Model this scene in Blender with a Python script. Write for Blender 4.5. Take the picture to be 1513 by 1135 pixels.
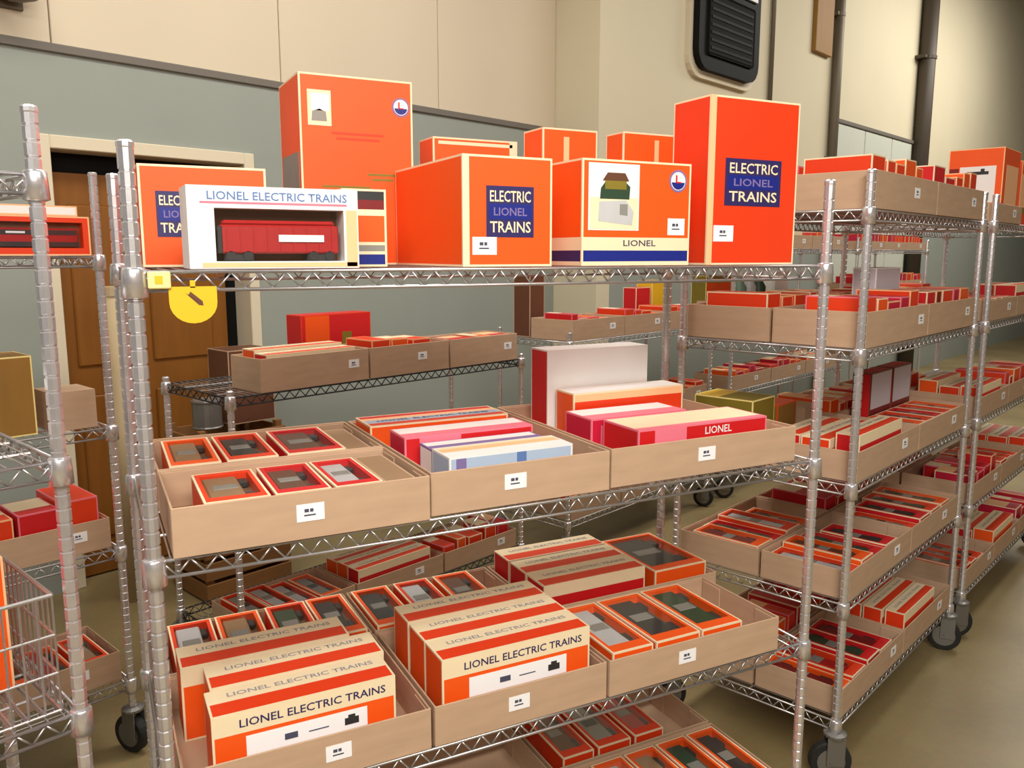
import bpy, math, random
from mathutils import Vector, Matrix, Euler

for o in list(bpy.data.objects):
    bpy.data.objects.remove(o)
scene = bpy.context.scene
COL = scene.collection
PI = math.pi
rng = random.Random(7)

# ------------------------------------------------------------------ camera
IMG_W = 1513.0
F_PX = 1225.0
cam_d = bpy.data.cameras.new('camera')
cam_d.sensor_fit = 'HORIZONTAL'
cam_d.sensor_width = 36.0
cam_d.lens = 36.0 * F_PX / IMG_W
cam_d.clip_start = 0.05
cam_d.clip_end = 100
cam = bpy.data.objects.new('camera', cam_d)
COL.objects.link(cam)
cam.location = (-0.07, -1.455, 1.66)
cam.rotation_euler = (math.radians(90 - 8.9), 0, math.radians(-27.1))
scene.camera = cam

# ------------------------------------------------------------------ world, lamps, exposure
world = bpy.data.worlds.new('world')
scene.world = world
world.use_nodes = True
bg = world.node_tree.nodes['Background']
bg.inputs[0].default_value = (1.0, 0.93, 0.82, 1)
bg.inputs[1].default_value = 0.07

def area(name, loc, rot, sx, sy, power, col):
    d = bpy.data.lights.new(name, 'AREA')
    d.shape = 'RECTANGLE'
    d.size, d.size_y = sx, sy
    d.energy = power
    d.color = col
    o = bpy.data.objects.new(name, d)
    o.location = loc
    o.rotation_euler = rot
    COL.objects.link(o)
    return o

WARM = (1.0, 0.95, 0.86)
# lamps out of view: assumed ceiling fluorescents, plus front, rear and far fills added
area('unseen_area_light', (0.35, -1.35, 2.85), (math.radians(28), 0, math.radians(-4)), 2.6, 0.35, 46, WARM)
area('unseen_area_light', (-0.5, -3.0, 2.7), (math.radians(68), 0, math.radians(-16)), 2.4, 0.5, 36, WARM)  # added frontal fill behind the camera, brightens the carton fronts
area('unseen_area_light', (-1.2, -4.0, 4.2), (math.radians(20), 0, math.radians(20)), 4.0, 0.6, 150, WARM)  # added to light the wall behind the camera, for chrome reflections and fill
area('unseen_area_light', (0.8, 1.4, 4.6), (0, 0, math.radians(20)), 4.0, 0.8, 115, WARM)
area('unseen_area_light', (6.0, 1.4, 5.0), (math.radians(14), 0, math.radians(20)), 5.0, 1.0, 125, WARM)
area('unseen_area_light', (11.0, 4.2, 5.2), (math.radians(20), 0, math.radians(20)), 5.0, 1.0, 200, WARM)  # added to brighten the far end of the right wall

scene.view_settings.view_transform = 'Standard'
scene.view_settings.look = 'None'
scene.view_settings.gamma = 1.0
scene.view_settings.use_curve_mapping = False
scene.view_settings.exposure = 0.08

# ------------------------------------------------------------------ materials
def srgb(r, g, b):
    f = lambda c: (c / 255 / 12.92) if c / 255 <= 0.04045 else ((c / 255 + 0.055) / 1.055) ** 2.4
    return (f(r), f(g), f(b), 1)

MATS = {}
def mat(name, rgb, rough=0.6, metal=0.0, noise=0.0, scale=20.0, stretch=(1, 1, 1), bump=0.0, spec=0.5):
    m = bpy.data.materials.new(name)
    m.use_nodes = True
    nt = m.node_tree
    b = nt.nodes['Principled BSDF']
    b.inputs['Roughness'].default_value = rough
    b.inputs['Metallic'].default_value = metal
    b.inputs['Specular IOR Level'].default_value = spec
    c = srgb(*rgb)
    if noise > 0 or bump > 0:
        tc = nt.nodes.new('ShaderNodeTexCoord')
        mp = nt.nodes.new('ShaderNodeMapping')
        mp.inputs['Scale'].default_value = stretch
        nz = nt.nodes.new('ShaderNodeTexNoise')
        nz.inputs['Scale'].default_value = scale
        nz.inputs['Detail'].default_value = 5
        nt.links.new(tc.outputs['Object'], mp.inputs[0])
        nt.links.new(mp.outputs[0], nz.inputs['Vector'])
        mx = nt.nodes.new('ShaderNodeMix')
        mx.data_type = 'RGBA'
        lo = [max(0, x * (1 - noise)) for x in c[:3]] + [1]
        hi = [min(1, x * (1 + noise)) for x in c[:3]] + [1]
        mx.inputs[6].default_value = lo
        mx.inputs[7].default_value = hi
        nt.links.new(nz.outputs['Fac'], mx.inputs[0])
        nt.links.new(mx.outputs[2], b.inputs['Base Color'])
        if bump > 0:
            bp = nt.nodes.new('ShaderNodeBump')
            bp.inputs['Strength'].default_value = bump
            bp.inputs['Distance'].default_value = 0.004
            nt.links.new(nz.outputs['Fac'], bp.inputs['Height'])
            nt.links.new(bp.outputs[0], b.inputs['Normal'])
    else:
        b.inputs['Base Color'].default_value = c
    MATS[name] = m
    return m

mat('chrome', (226, 223, 228), 0.26, 0.78, noise=0.18, scale=30)
mat('steel_wire', (196, 193, 194), 0.35, 0.85)
mat('dark_plastic', (38, 36, 38), 0.45)
mat('rubber', (30, 29, 28), 0.7)
mat('hub_grey', (130, 128, 124), 0.4, 0.6)
mat('kraft', (188, 156, 128), 0.85, noise=0.16, scale=9, stretch=(1, 1, 5), bump=0.1)
mat('kraft_dark', (150, 122, 92), 0.9, noise=0.18, scale=9)
mat('orange', (240, 86, 14), 0.5, noise=0.08, scale=6)
mat('red_orange', (226, 58, 14), 0.5, noise=0.08, scale=6)
mat('red', (205, 22, 28), 0.5, noise=0.08, scale=6)
mat('crimson', (196, 22, 58), 0.5, noise=0.06, scale=6)
mat('pink', (232, 120, 140), 0.5)
mat('cream', (238, 218, 182), 0.6, noise=0.05, scale=14)
mat('peach', (248, 190, 140), 0.6)
mat('white_card', (236, 234, 232), 0.55, noise=0.03, scale=12)
mat('paper', (244, 243, 246), 0.6)
mat('pale_blue', (172, 190, 214), 0.5, noise=0.05, scale=10)
mat('blue', (22, 36, 128), 0.45)
mat('navy', (44, 36, 92), 0.5)
mat('ink_soft', (150, 148, 156), 0.7)
mat('ink', (70, 72, 92), 0.7)
mat('ink_blue', (92, 122, 176), 0.6)
mat('lilac', (206, 198, 208), 0.6)
mat('violet', (126, 108, 160), 0.6)
mat('yellow', (228, 182, 30), 0.45)
mat('pale_yellow', (246, 228, 150), 0.5)
mat('olive', (128, 112, 30), 0.6, noise=0.2, scale=14)
mat('sea_green', (120, 150, 132), 0.4)
mat('window_floor', (120, 84, 60), 0.8, noise=0.2, scale=18)
for n, c in (('maroon', (120, 26, 30)), ('tan', (150, 118, 86)), ('charcoal', (46, 46, 48)),
             ('dark_green', (46, 70, 50)), ('grey', (138, 136, 130)), ('brown', (100, 62, 44)),
             ('bright_red', (176, 26, 30)), ('silver', (190, 190, 192))):
    mat('car_' + n, c, 0.45, noise=0.12, scale=25)
mat('wall_cream', (214, 200, 176), 0.75, noise=0.05, scale=1.6, bump=0.04)
mat('wall_cream_light', (216, 206, 178), 0.75, noise=0.06, scale=1.2, bump=0.04)
mat('wall_grey', (150, 156, 148), 0.7, noise=0.06, scale=2.0, bump=0.05)
mat('wall_panel', (206, 210, 198), 0.5, noise=0.05, scale=3)
mat('trim_dark', (112, 106, 98), 0.6)
mat('conduit', (110, 100, 84), 0.5, 0.3)
mat('conduit_dark', (66, 56, 44), 0.55)
mat('door_wood', (132, 80, 20), 0.5, noise=0.25, scale=4, stretch=(6, 6, 0.6))
mat('plank_wood', (150, 108, 44), 0.6, noise=0.2, scale=5, stretch=(6, 6, 0.6))
mat('crate_wood', (136, 92, 48), 0.75, noise=0.25, scale=6, stretch=(1, 1, 5))
mat('frame_cream', (222, 210, 184), 0.55)
mat('tube_card', (186, 164, 128), 0.8, noise=0.1, scale=10)
mat('black_cabinet', (16, 16, 16), 0.6, spec=0.15)
mat('black_glass', (6, 6, 8), 0.5, spec=0.1)
mat('grille', (30, 30, 29), 0.8, spec=0.15)

def concrete():
    m = bpy.data.materials.new('concrete_floor')
    m.use_nodes = True
    nt = m.node_tree
    b = nt.nodes['Principled BSDF']
    b.inputs['Roughness'].default_value = 0.42
    tc = nt.nodes.new('ShaderNodeTexCoord')
    n1 = nt.nodes.new('ShaderNodeTexNoise'); n1.inputs['Scale'].default_value = 1.1; n1.inputs['Detail'].default_value = 6
    n2 = nt.nodes.new('ShaderNodeTexNoise'); n2.inputs['Scale'].default_value = 40; n2.inputs['Detail'].default_value = 4
    nt.links.new(tc.outputs['Object'], n1.inputs['Vector'])
    nt.links.new(tc.outputs['Object'], n2.inputs['Vector'])
    r = nt.nodes.new('ShaderNodeValToRGB')
    r.color_ramp.elements[0].position = 0.35; r.color_ramp.elements[0].color = srgb(122, 105, 70)
    r.color_ramp.elements[1].position = 0.68; r.color_ramp.elements[1].color = srgb(152, 134, 94)
    nt.links.new(n1.outputs['Fac'], r.inputs[0])
    mx = nt.nodes.new('ShaderNodeMix'); mx.data_type = 'RGBA'; mx.blend_type = 'OVERLAY'; mx.inputs[0].default_value = 0.18
    nt.links.new(r.outputs[0], mx.inputs[6]); nt.links.new(n2.outputs['Color'], mx.inputs[7])
    nt.links.new(mx.outputs[2], b.inputs['Base Color'])
    bp = nt.nodes.new('ShaderNodeBump'); bp.inputs['Strength'].default_value = 0.06
    nt.links.new(n2.outputs['Fac'], bp.inputs['Height']); nt.links.new(bp.outputs[0], b.inputs['Normal'])
    MATS['concrete_floor'] = m
concrete()

def film():
    m = bpy.data.materials.new('clear_film')
    m.use_nodes = True
    nt = m.node_tree
    nt.nodes.remove(nt.nodes['Principled BSDF'])
    t = nt.nodes.new('ShaderNodeBsdfTransparent'); t.inputs[0].default_value = (0.96, 0.96, 0.96, 1)
    g = nt.nodes.new('ShaderNodeBsdfGlossy'); g.inputs['Roughness'].default_value = 0.08
    mx = nt.nodes.new('ShaderNodeMixShader'); mx.inputs[0].default_value = 0.08
    nt.links.new(t.outputs[0], mx.inputs[1]); nt.links.new(g.outputs[0], mx.inputs[2])
    nt.links.new(mx.outputs[0], nt.nodes['Material Output'].inputs[0])
    MATS['clear_film'] = m
film()

# ------------------------------------------------------------------ mesh builder
class MB:
    def __init__(s):
        s.v, s.f, s.m = [], [], []
    def quad(s, a, b, c, d, mi=0):
        k = len(s.v)
        s.v += [tuple(a), tuple(b), tuple(c), tuple(d)]
        s.f.append((k, k + 1, k + 2, k + 3)); s.m.append(mi)
    def poly(s, pts, mi=0):
        k = len(s.v)
        s.v += [tuple(p) for p in pts]
        s.f.append(tuple(range(k, k + len(pts)))); s.m.append(mi)
    def box(s, x0, y0, z0, x1, y1, z1, mi=0):
        k = len(s.v)
        s.v += [(x0, y0, z0), (x1, y0, z0), (x1, y1, z0), (x0, y1, z0),
                (x0, y0, z1), (x1, y0, z1), (x1, y1, z1), (x0, y1, z1)]
        for f in ((3, 2, 1, 0), (4, 5, 6, 7), (0, 1, 5, 4), (1, 2, 6, 5), (2, 3, 7, 6), (3, 0, 4, 7)):
            s.f.append(tuple(k + i for i in f)); s.m.append(mi)
    def bbox(s, x0, y0, z0, x1, y1, z1, b, mi=0):
        """box with its vertical and horizontal edges chamfered by b"""
        k = len(s.v)
        vs = []
        for sx, X in ((-1, x0), (1, x1)):
            for sy, Y in ((-1, y0), (1, y1)):
                for sz, Z in ((-1, z0), (1, z1)):
                    vs.append((X, Y - sy * b, Z - sz * b))
                    vs.append((X - sx * b, Y, Z - sz * b))
                    vs.append((X - sx * b, Y - sy * b, Z))
        s.v += vs
        idx = lambda a, bb, c, w: k + ((a * 2 + bb) * 2 + c) * 3 + w
        F = []
        for a in (0, 1):
            q = [idx(a, 0, 0, 0), idx(a, 1, 0, 0), idx(a, 1, 1, 0), idx(a, 0, 1, 0)]
            F.append(q if a else q[::-1])
            q = [idx(0, a, 0, 1), idx(0, a, 1, 1), idx(1, a, 1, 1), idx(1, a, 0, 1)]
            F.append(q if a else q[::-1])
            q = [idx(0, 0, a, 2), idx(1, 0, a, 2), idx(1, 1, a, 2), idx(0, 1, a, 2)]
            F.append(q if a else q[::-1])
        for a in (0, 1):
            for bb in (0, 1):
                q = [idx(a, bb, 0, 0), idx(a, bb, 0, 1), idx(a, bb, 1, 1), idx(a, bb, 1, 0)]
                F.append(q if (a ^ bb) == 0 else q[::-1])
                q = [idx(a, 0, bb, 0), idx(a, 1, bb, 0), idx(a, 1, bb, 2), idx(a, 0, bb, 2)]
                F.append(q if (a ^ bb) == 0 else q[::-1])
                q = [idx(0, a, bb, 1), idx(0, a, bb, 2), idx(1, a, bb, 2), idx(1, a, bb, 1)]
                F.append(q if (a ^ bb) == 0 else q[::-1])
        for a in (0, 1):
            for bb in (0, 1):
                for c in (0, 1):
                    q = [idx(a, bb, c, 0), idx(a, bb, c, 1), idx(a, bb, c, 2)]
                    F.append(q if (a + bb + c) % 2 else q[::-1])
        for f in F:
            s.f.append(tuple(f)); s.m.append(mi)
    def rod(s, p, q, r, n=6, mi=0):
        p, q = Vector(p), Vector(q)
        d = (q - p).normalized()
        a = d.orthogonal().normalized(); b = d.cross(a)
        k = len(s.v)
        for c in (p, q):
            for i in range(n):
                t = 2 * PI * i / n
                s.v.append(tuple(c + a * (r * math.cos(t)) + b * (r * math.sin(t))))
        for i in range(n):
            j = (i + 1) % n
            s.f.append((k + i, k + j, k + n + j, k + n + i)); s.m.append(mi)
        s.f.append(tuple(k + i for i in range(n))[::-1]); s.m.append(mi)
        s.f.append(tuple(k + n + i for i in range(n))); s.m.append(mi)
    def lathe(s, prof, n=12, mi=0, axis='z', c=(0, 0, 0), mis=None):
        k = len(s.v)
        for r, h in prof:
            for i in range(n):
                t = 2 * PI * i / n
                x, y = r * math.cos(t), r * math.sin(t)
                p = (x, y, h) if axis == 'z' else ((x, h, y) if axis == 'y' else (h, x, y))
                s.v.append((p[0] + c[0], p[1] + c[1], p[2] + c[2]))
        for a in range(len(prof) - 1):
            for i in range(n):
                j = (i + 1) % n
                s.f.append((k + a * n + i, k + a * n + j, k + (a + 1) * n + j, k + (a + 1) * n + i))
                s.m.append(mis[a] if mis else mi)
        s.f.append(tuple(k + i for i in range(n))[::-1]); s.m.append(mi)
        s.f.append(tuple(k + (len(prof) - 1) * n + i for i in range(n))); s.m.append(mi)
    def mesh(s, name, mats, smooth=False):
        me = bpy.data.meshes.new(name)
        me.from_pydata(s.v, [], s.f)
        for m in mats:
            me.materials.append(MATS[m])
        me.polygons.foreach_set('material_index', s.m)
        if smooth:
            me.polygons.foreach_set('use_smooth', [True] * len(s.f))
        me.update()
        return me

CACHE = {}
def cached(key, fn):
    if key not in CACHE:
        CACHE[key] = fn()
    return CACHE[key]

def obj(name, me, parent=None, loc=(0, 0, 0), rot=(0, 0, 0), scale=None):
    o = bpy.data.objects.new(name, me)
    COL.objects.link(o)
    o.location = loc
    o.rotation_euler = rot
    if scale:
        o.scale = scale
    if parent:
        o.parent = parent
    return o

def tag(o, label, cat, group=None, kind=None):
    o['label'] = label
    o['category'] = cat
    if group:
        o['group'] = group
    if kind:
        o['kind'] = kind
    return o

def thing(name, label, cat, loc, rotz=0.0, group=None):
    return tag(obj(name, None, None, loc, (0, 0, rotz)), label, cat, group)

def structure(name, me, parent=None, loc=(0, 0, 0), rotz=0):
    o = obj(name, me, parent, loc, (0, 0, rotz))
    if not parent:
        o['kind'] = 'structure'
    return o

class Frame:
    def __init__(s, x, y, deg):
        s.o = Vector((x, y)); s.r = math.radians(deg)
        s.u = Vector((math.cos(s.r), math.sin(s.r))); s.v = Vector((-s.u.y, s.u.x))
    def pt(s, a, b, z):
        p = s.o + s.u * a + s.v * b
        return (p.x, p.y, z)

def text_mesh(txt, mname):
    def make():
        cu = bpy.data.curves.new('lettering', 'FONT')
        cu.body = txt
        cu.resolution_u = 2
        cu.offset = 0.012
        ob = bpy.data.objects.new('lettering_source', cu)
        COL.objects.link(ob)
        dg = bpy.context.evaluated_depsgraph_get()
        me = bpy.data.meshes.new_from_object(ob.evaluated_get(dg))
        bpy.data.objects.remove(ob)
        xs = [v.co.x for v in me.vertices]; ys = [v.co.y for v in me.vertices]
        x0, x1, y0, y1 = min(xs), max(xs), min(ys), max(ys)
        for v in me.vertices:
            v.co.x = (v.co.x - (x0 + x1) / 2) / (x1 - x0)
            v.co.y = (v.co.y - (y0 + y1) / 2) / (y1 - y0)
            v.co.z = 0
        me.materials.clear()
        me.materials.append(MATS[mname])
        return me
    return cached(('text', txt, mname), make)

ROT_FRONT = (PI / 2, 0, 0)
def lettering(parent, txt, c, w, h, m='ink', face='front', name='lettering'):
    rot = ROT_FRONT if face == 'front' else (0, 0, 0)
    return obj(name, text_mesh(txt, m), parent, c, rot, (w, h, 1))

def plate_mesh(w, h, t, m):
    """thin card centred on the origin, lying in xz, its face to -y"""
    def make():
        b = MB(); b.box(-w / 2, -t, -h / 2, w / 2, 0, h / 2)
        return b.mesh('plate', [m])
    return cached(('plate', round(w, 4), round(h, 4), t, m), make)

def shape_plate(pts, t, m):
    b = MB()
    n = len(pts)
    b.poly([(x, -t, z) for x, z in pts])
    for i in range(n):
        x0, z0 = pts[i]; x1, z1 = pts[(i + 1) % n]
        b.quad((x0, 0, z0), (x1, 0, z1), (x1, -t, z1), (x0, -t, z0))
    return b.mesh('print', [m])

def ellipse(rx, rz, n=20, a0=0, a1=2 * PI, cx=0, cz=0):
    full = abs(a1 - a0 - 2 * PI) < 1e-6
    k = n if full else n + 1
    return [(cx + rx * math.cos(a0 + (a1 - a0) * i / n), cz + rz * math.sin(a0 + (a1 - a0) * i / n)) for i in range(k)]

def sticker(parent, c, w=0.05, h=0.032, rotz=0):
    s = obj('price_sticker', plate_mesh(w, h, 0.0008, 'paper'), parent, c, (0, 0, rotz))
    def marks():
        b = MB()
        b.box(-0.011, -0.0014, 0.001, -0.003, -0.0009, 0.007)
        b.box(-0.001, -0.0014, 0.001, 0.005, -0.0009, 0.007)
        b.box(-0.012, -0.0014, -0.006, 0.009, -0.0009, -0.0035)
        return b.mesh('ink_marks', ['ink'])
    obj('ink_marks', cached('marks', marks), s)['kind'] = 'stuff'
    return s

# ------------------------------------------------------------------ room
SET = Frame(0.02, 3.15, 20)          # s along the back wall, t away from the camera
b = MB(); b.box(-9, -9, -0.1, 22, 16, 0)
fl = structure('floor', b.mesh('floor', ['concrete_floor']))

def wall_left():
    # grey lower part with a door opening, parent of the cream panels above
    b = MB()
    H, T = 2.58, 0.16
    d0, d1, dh = -0.22, 0.79, 2.16
    b.box(-4.2, 0, 0, d0, T, H)
    b.box(d1, 0, 0, 3.452, T, H)
    b.box(d0, 0, dh, d1, T, H)
    w = structure('wall_left', b.mesh('wall', ['wall_grey']), None, SET.pt(0, 0, 0), SET.r)
    seams = [-4.2, -3.6, -2.46, -1.31, -0.161, 1.041, 2.24, 3.452]
    for a, c in zip(seams[:-1], seams[1:]):
        p = MB(); p.bbox(0.003, -0.004, 2.62, c - a - 0.003, T, 5.6, 0.003)
        structure('wall_panel', p.mesh('panel', ['wall_cream']), w, (a, 0, 0))
    k = MB(); k.box(-4.2, 0.03, 2.58, 3.452, T, 5.6)
    structure('wall_backing', k.mesh('backing', ['trim_dark']), w)
    t = MB(); t.bbox(-4.2, -0.016, 2.58, 3.452, 0.02, 2.622, 0.005)
    structure('trim_1', t.mesh('trim', ['trim_dark']), None, SET.pt(0, 0, 0), SET.r)
    # door with frame
    dr = structure('door_1', None, None, SET.pt(0, 0, 0), SET.r)
    f = MB()
    f.bbox(d0 - 0.05, -0.02, 0, d0 + 0.012, T, dh + 0.05, 0.004)
    f.bbox(d1 - 0.012, -0.02, 0, d1 + 0.05, T, dh + 0.05, 0.004)
    f.bbox(d0 + 0.012, -0.02, dh - 0.012, d1 - 0.012, T, dh + 0.05, 0.004)
    obj('door_frame', f.mesh('frame', ['frame_cream']), dr)
    s = MB()
    s.box(d0 + 0.014, 0.10, 0.01, d1 - 0.10, 0.145, dh - 0.11)
    slab = obj('door_slab', s.mesh('slab', ['door_wood']), dr)
    for (x0, x1) in ((d0 + 0.10, 0.18), (0.26, d1 - 0.19)):
        for (z0, z1) in ((0.2, 0.95), (1.1, 1.9)):
            p = MB(); p.bbox(x0, 0.088, z0, x1, 0.101, z1, 0.008)
            obj('door_panel', p.mesh('panel', ['door_wood']), slab)
    k = MB(); k.lathe([(0.012, 0.06), (0.012, 0.10)], 10, axis='y', c=(d1 - 0.15, 0, 1.02)); k.lathe([(0.02, 0.035), (0.03, 0.045), (0.026, 0.06)], 12, axis='y', c=(d1 - 0.15, 0, 1.02))
    obj('door_knob', k.mesh('knob', ['steel_wire']), slab)
    q = MB(); q.box(d0, 0.15, 0, d1, T, dh)
    obj('door_gap_shade', q.mesh('gap_shade', ['black_cabinet']), dr)  # black sheet: painted shadow under the frame head, and the dark side gap
wall_left()

def wall_right():
    b = MB()
    t0 = -0.424
    b.box(3.452, t0, 0, 3.62, 0.16, 5.6)          # the return that steps forward
    b.box(3.62, t0, 0, 19, t0 + 0.17, 2.2, 1)
    b.box(3.62, t0, 2.2, 19, t0 + 0.17, 7.0, 0)
    w = structure('wall_right', b.mesh('wall', ['wall_cream_light', 'wall_grey']), None, SET.pt(0, 0, 0), SET.r)
    # pale panels between the two pipes
    edges = [7.72, 8.62, 9.53, 10.27]
    for a, c in zip(edges[:-1], edges[1:]):
        for z0, z1 in ((1.3, 2.18), (2.2, 3.10)):
            p = MB(); p.bbox(0.012, t0 - 0.03, z0, c - a - 0.012, t0 + 0.002, z1, 0.006)
            structure('wall_panel', p.mesh('panel', ['wall_panel']), w, (a, 0, 0))
    t = MB(); t.bbox(7.68, t0 - 0.045, 3.10, 10.29, t0 + 0.002, 3.15, 0.008)
    structure('trim_2', t.mesh('trim', ['trim_dark']), None, SET.pt(0, 0, 0), SET.r)
    return t0
T0 = wall_right()
b = MB(); b.box(-9, -9.6, 0, 20, -9.44, 5.6)
structure('wall_front', b.mesh('wall', ['wall_cream']), None, SET.pt(0, 0, 0), SET.r)

def pipe(s, r, z0, z1, m, label):
    o = thing('wall_pipe', label, 'pipe', SET.pt(s, T0 - r - 0.006, z0), SET.r)
    b = MB(); b.lathe([(r, 0), (r, z1 - z0)], 14)
    obj('pipe', b.mesh('pipe', [m], True), o)
    for z in (1.2, 2.7, 4.2):
        if z0 < z < z1:
            c = MB(); c.bbox(-r * 1.8, -r * 0.3, -0.02, r * 1.8, r + 0.006, 0.02, 0.004)
            c.lathe([(r * 1.12, -0.02), (r * 1.12, 0.02)], 14)
            obj('pipe_clamp', c.mesh('clamp', [m]), o, (0, 0, z - z0))
pipe(6.13, 0.022, 2.0, 6.8, 'conduit', 'thin grey conduit beside the black wall cabinet')
pipe(7.62, 0.05, 0.0, 6.8, 'conduit', 'grey pipe at the edge of the pale wall panels below the plank')
pipe(10.4, 0.10, 0.0, 6.8, 'conduit_dark', 'thick dark brown pipe where the pale wall panels end')

def wall_cabinet():
    o = thing('wall_cabinet', 'black cabinet with rounded lower corners hanging on the cream wall', 'cabinet', SET.pt(5.20, T0, 3.20), SET.r)
    W, H, D, r = 1.06, 1.35, 0.10, 0.16
    pts = [(-W / 2, H), (-W / 2, r)] + [(-W / 2 + r - r * math.cos(a), r - r * math.sin(a)) for a in (0.4, 0.8, 1.2, PI / 2)] + \
          [(W / 2 - r + r * math.sin(a), r - r * math.cos(a)) for a in (0, 0.4, 0.8, 1.2)] + [(W / 2, r), (W / 2, H)]
    obj('cabinet_body', shape_plate(pts, D, 'black_cabinet'), o)
    obj('cabinet_rim', shape_plate([(x * 1.09, z * 1.0 - 0.06 if z < 0.9 else z) for x, z in pts], 0.04, 'frame_cream'), o)
    b = MB(); b.bbox(-0.40, -D - 0.015, 0.12, 0.40, -D + 0.001, 0.62, 0.02)
    g = obj('speaker_grille', b.mesh('grille', ['grille']), o)
    for i in range(7):
        c = MB(); c.box(-0.36, -D - 0.021, 0, 0.36, -D - 0.014, 0.022)
        obj('grille_slat', c.mesh('slat', ['black_cabinet']), g, (0, 0, 0.17 + i * 0.062))
    c = MB(); c.bbox(-0.44, -D - 0.02, 0.68, 0.44, -D + 0.001, 0.75, 0.008)
    obj('cross_bar', c.mesh('bar', ['hub_grey']), o)
    c = MB(); c.bbox(-0.30, -D - 0.012, 0.80, 0.32, -D + 0.001, 1.26, 0.01)
    obj('glass_panel', c.mesh('glass', ['black_glass']), o)
wall_cabinet()
b = MB(); b.bbox(-0.21, -0.05, 0, 0.21, 0, 2.6, 0.006)
tag(obj('wall_plank', b.mesh('plank', ['plank_wood']), None, SET.pt(7.27, T0, 3.74), (0, 0, SET.r)), 'brown wooden plank fixed upright high on the cream wall', 'plank')
o = thing('wall_lamp', 'brown rounded lamp fitting high on the cream wall above the door', 'lamp', SET.pt(-0.33, 0, 2.755), SET.r)
b = MB(); b.bbox(-0.06, -0.02, -0.02, 0.06, 0, 0.2, 0.004); obj('back_plate', b.mesh('plate', ['conduit']), o)
b = MB(); b.lathe([(0.04, -0.035), (0.085, -0.02), (0.105, 0.02), (0.105, 0.05), (0.06, 0.12)], 18, c=(0, -0.125, 0.03)); obj('lamp_shade', b.mesh('shade', ['conduit'], True), o)

# ------------------------------------------------------------------ wire shelving racks
def post_mesh(h, low):
    def make():
        b = MB()
        prof = [(0.0127, 0)]
        z = 0.02
        while z < h - 0.03:
            if z < low:
                prof += [(0.0127, z), (0.0127, z + 0.03)]
            else:
                prof += [(0.0127, z), (0.0108, z + 0.0015), (0.0108, z + 0.0045), (0.0127, z + 0.006)]
            z += 0.0254
            if z < low: z += 0.02
        prof += [(0.0127, h - 0.012), (0.0135, h - 0.010), (0.0135, h - 0.003), (0.010, h)]
        b.lathe(prof, 10)
        return b.mesh('post', ['chrome'])
    return cached(('post', round(h, 3), low), make)

def truss_mesh(L, D, wm='steel_wire'):
    def make():
        b = MB()
        g, r = 0.030, 0.0034
        inset = 0.012
        c = [(inset, 0), (L - inset, 0), (L, inset), (L, D - inset), (L - inset, D), (inset, D), (0, D - inset), (0, inset)]
        for z, rr in ((-r, r), (-r - g, r)):
            for i in (0, 2, 4, 6):
                b.rod((*c[i], z), (*c[i + 1], z), rr, 6)
        z0, z1 = -r - 0.002, -r - g + 0.002
        for i in (0, 2, 4, 6):
            p, q = Vector(c[i]), Vector(c[i + 1])
            n = max(2, int(round((q - p).length / 0.046)))
            for k in range(n):
                a = p.lerp(q, k / n); m = p.lerp(q, (k + 0.5) / n); e = p.lerp(q, (k + 1) / n)
                b.rod((*a, z0), (*m, z1), 0.0022, 4)
                b.rod((*m, z1), (*e, z0), 0.0022, 4)
        return b.mesh('shelf_frame', [wm], True)
    return cached(('truss', L, D, wm), make)

def deck_mesh(L, D):
    def make():
        b = MB()
        n = int(L / 0.026)
        for k in range(1, n):
            x = L * k / n
            b.rod((x, 0.001, -0.0018), (x, D - 0.001, -0.0018), 0.0018, 4)
        for t in (0.25, 0.5, 0.75):
            b.rod((0.01, D * t, -0.0065), (L - 0.01, D * t, -0.0065), 0.003, 5)
        return b.mesh('deck_wires', ['steel_wire'])
    return cached(('deck', L, D), make)

def collar_mesh():
    def make():
        b = MB()
        b.lathe([(0.0145, -0.045), (0.0205, -0.043), (0.0185, 0.0), (0.0165, 0.004)], 14)
        return b.mesh('collar', ['chrome'], True)
    return cached('collar', make)

def caster(parent, x, y, turn):
    def fork():
        b = MB()
        b.lathe([(0.009, 0.12), (0.009, 0.20)], 8)
        b.lathe([(0.03, 0.148), (0.036, 0.152), (0.036, 0.160), (0.022, 0.166)], 14)
        for s in (-1, 1):
            b.bbox(-0.028, s * 0.022 - 0.002, 0.055, 0.028, s * 0.022 + 0.002, 0.150, 0.001)
        b.rod((-0.012, -0.027, 0.066), (-0.012, 0.027, 0.066), 0.006, 8)
        return b.mesh('fork', ['hub_grey'])
    def wheel():
        b = MB()
        b.lathe([(0.05, -0.0165), (0.062, -0.0165), (0.066, -0.010), (0.066, 0.010), (0.062, 0.0165), (0.05, 0.0165)], 24, axis='y')
        return b.mesh('wheel', ['rubber'], False)
    def hub():
        b = MB()
        b.lathe([(0.016, -0.0185), (0.044, -0.0175), (0.044, 0.0175), (0.016, 0.0185)], 18, axis='y')
        return b.mesh('hub', ['hub_grey'])
    c = obj('caster', cached('fork', fork), parent, (x, y, 0), (0, 0, turn))
    obj('wheel', cached('wheel', wheel), c, (-0.012, 0, 0.066))
    obj('hub', cached('hub', hub), c, (-0.012, 0, 0.066))

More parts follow.
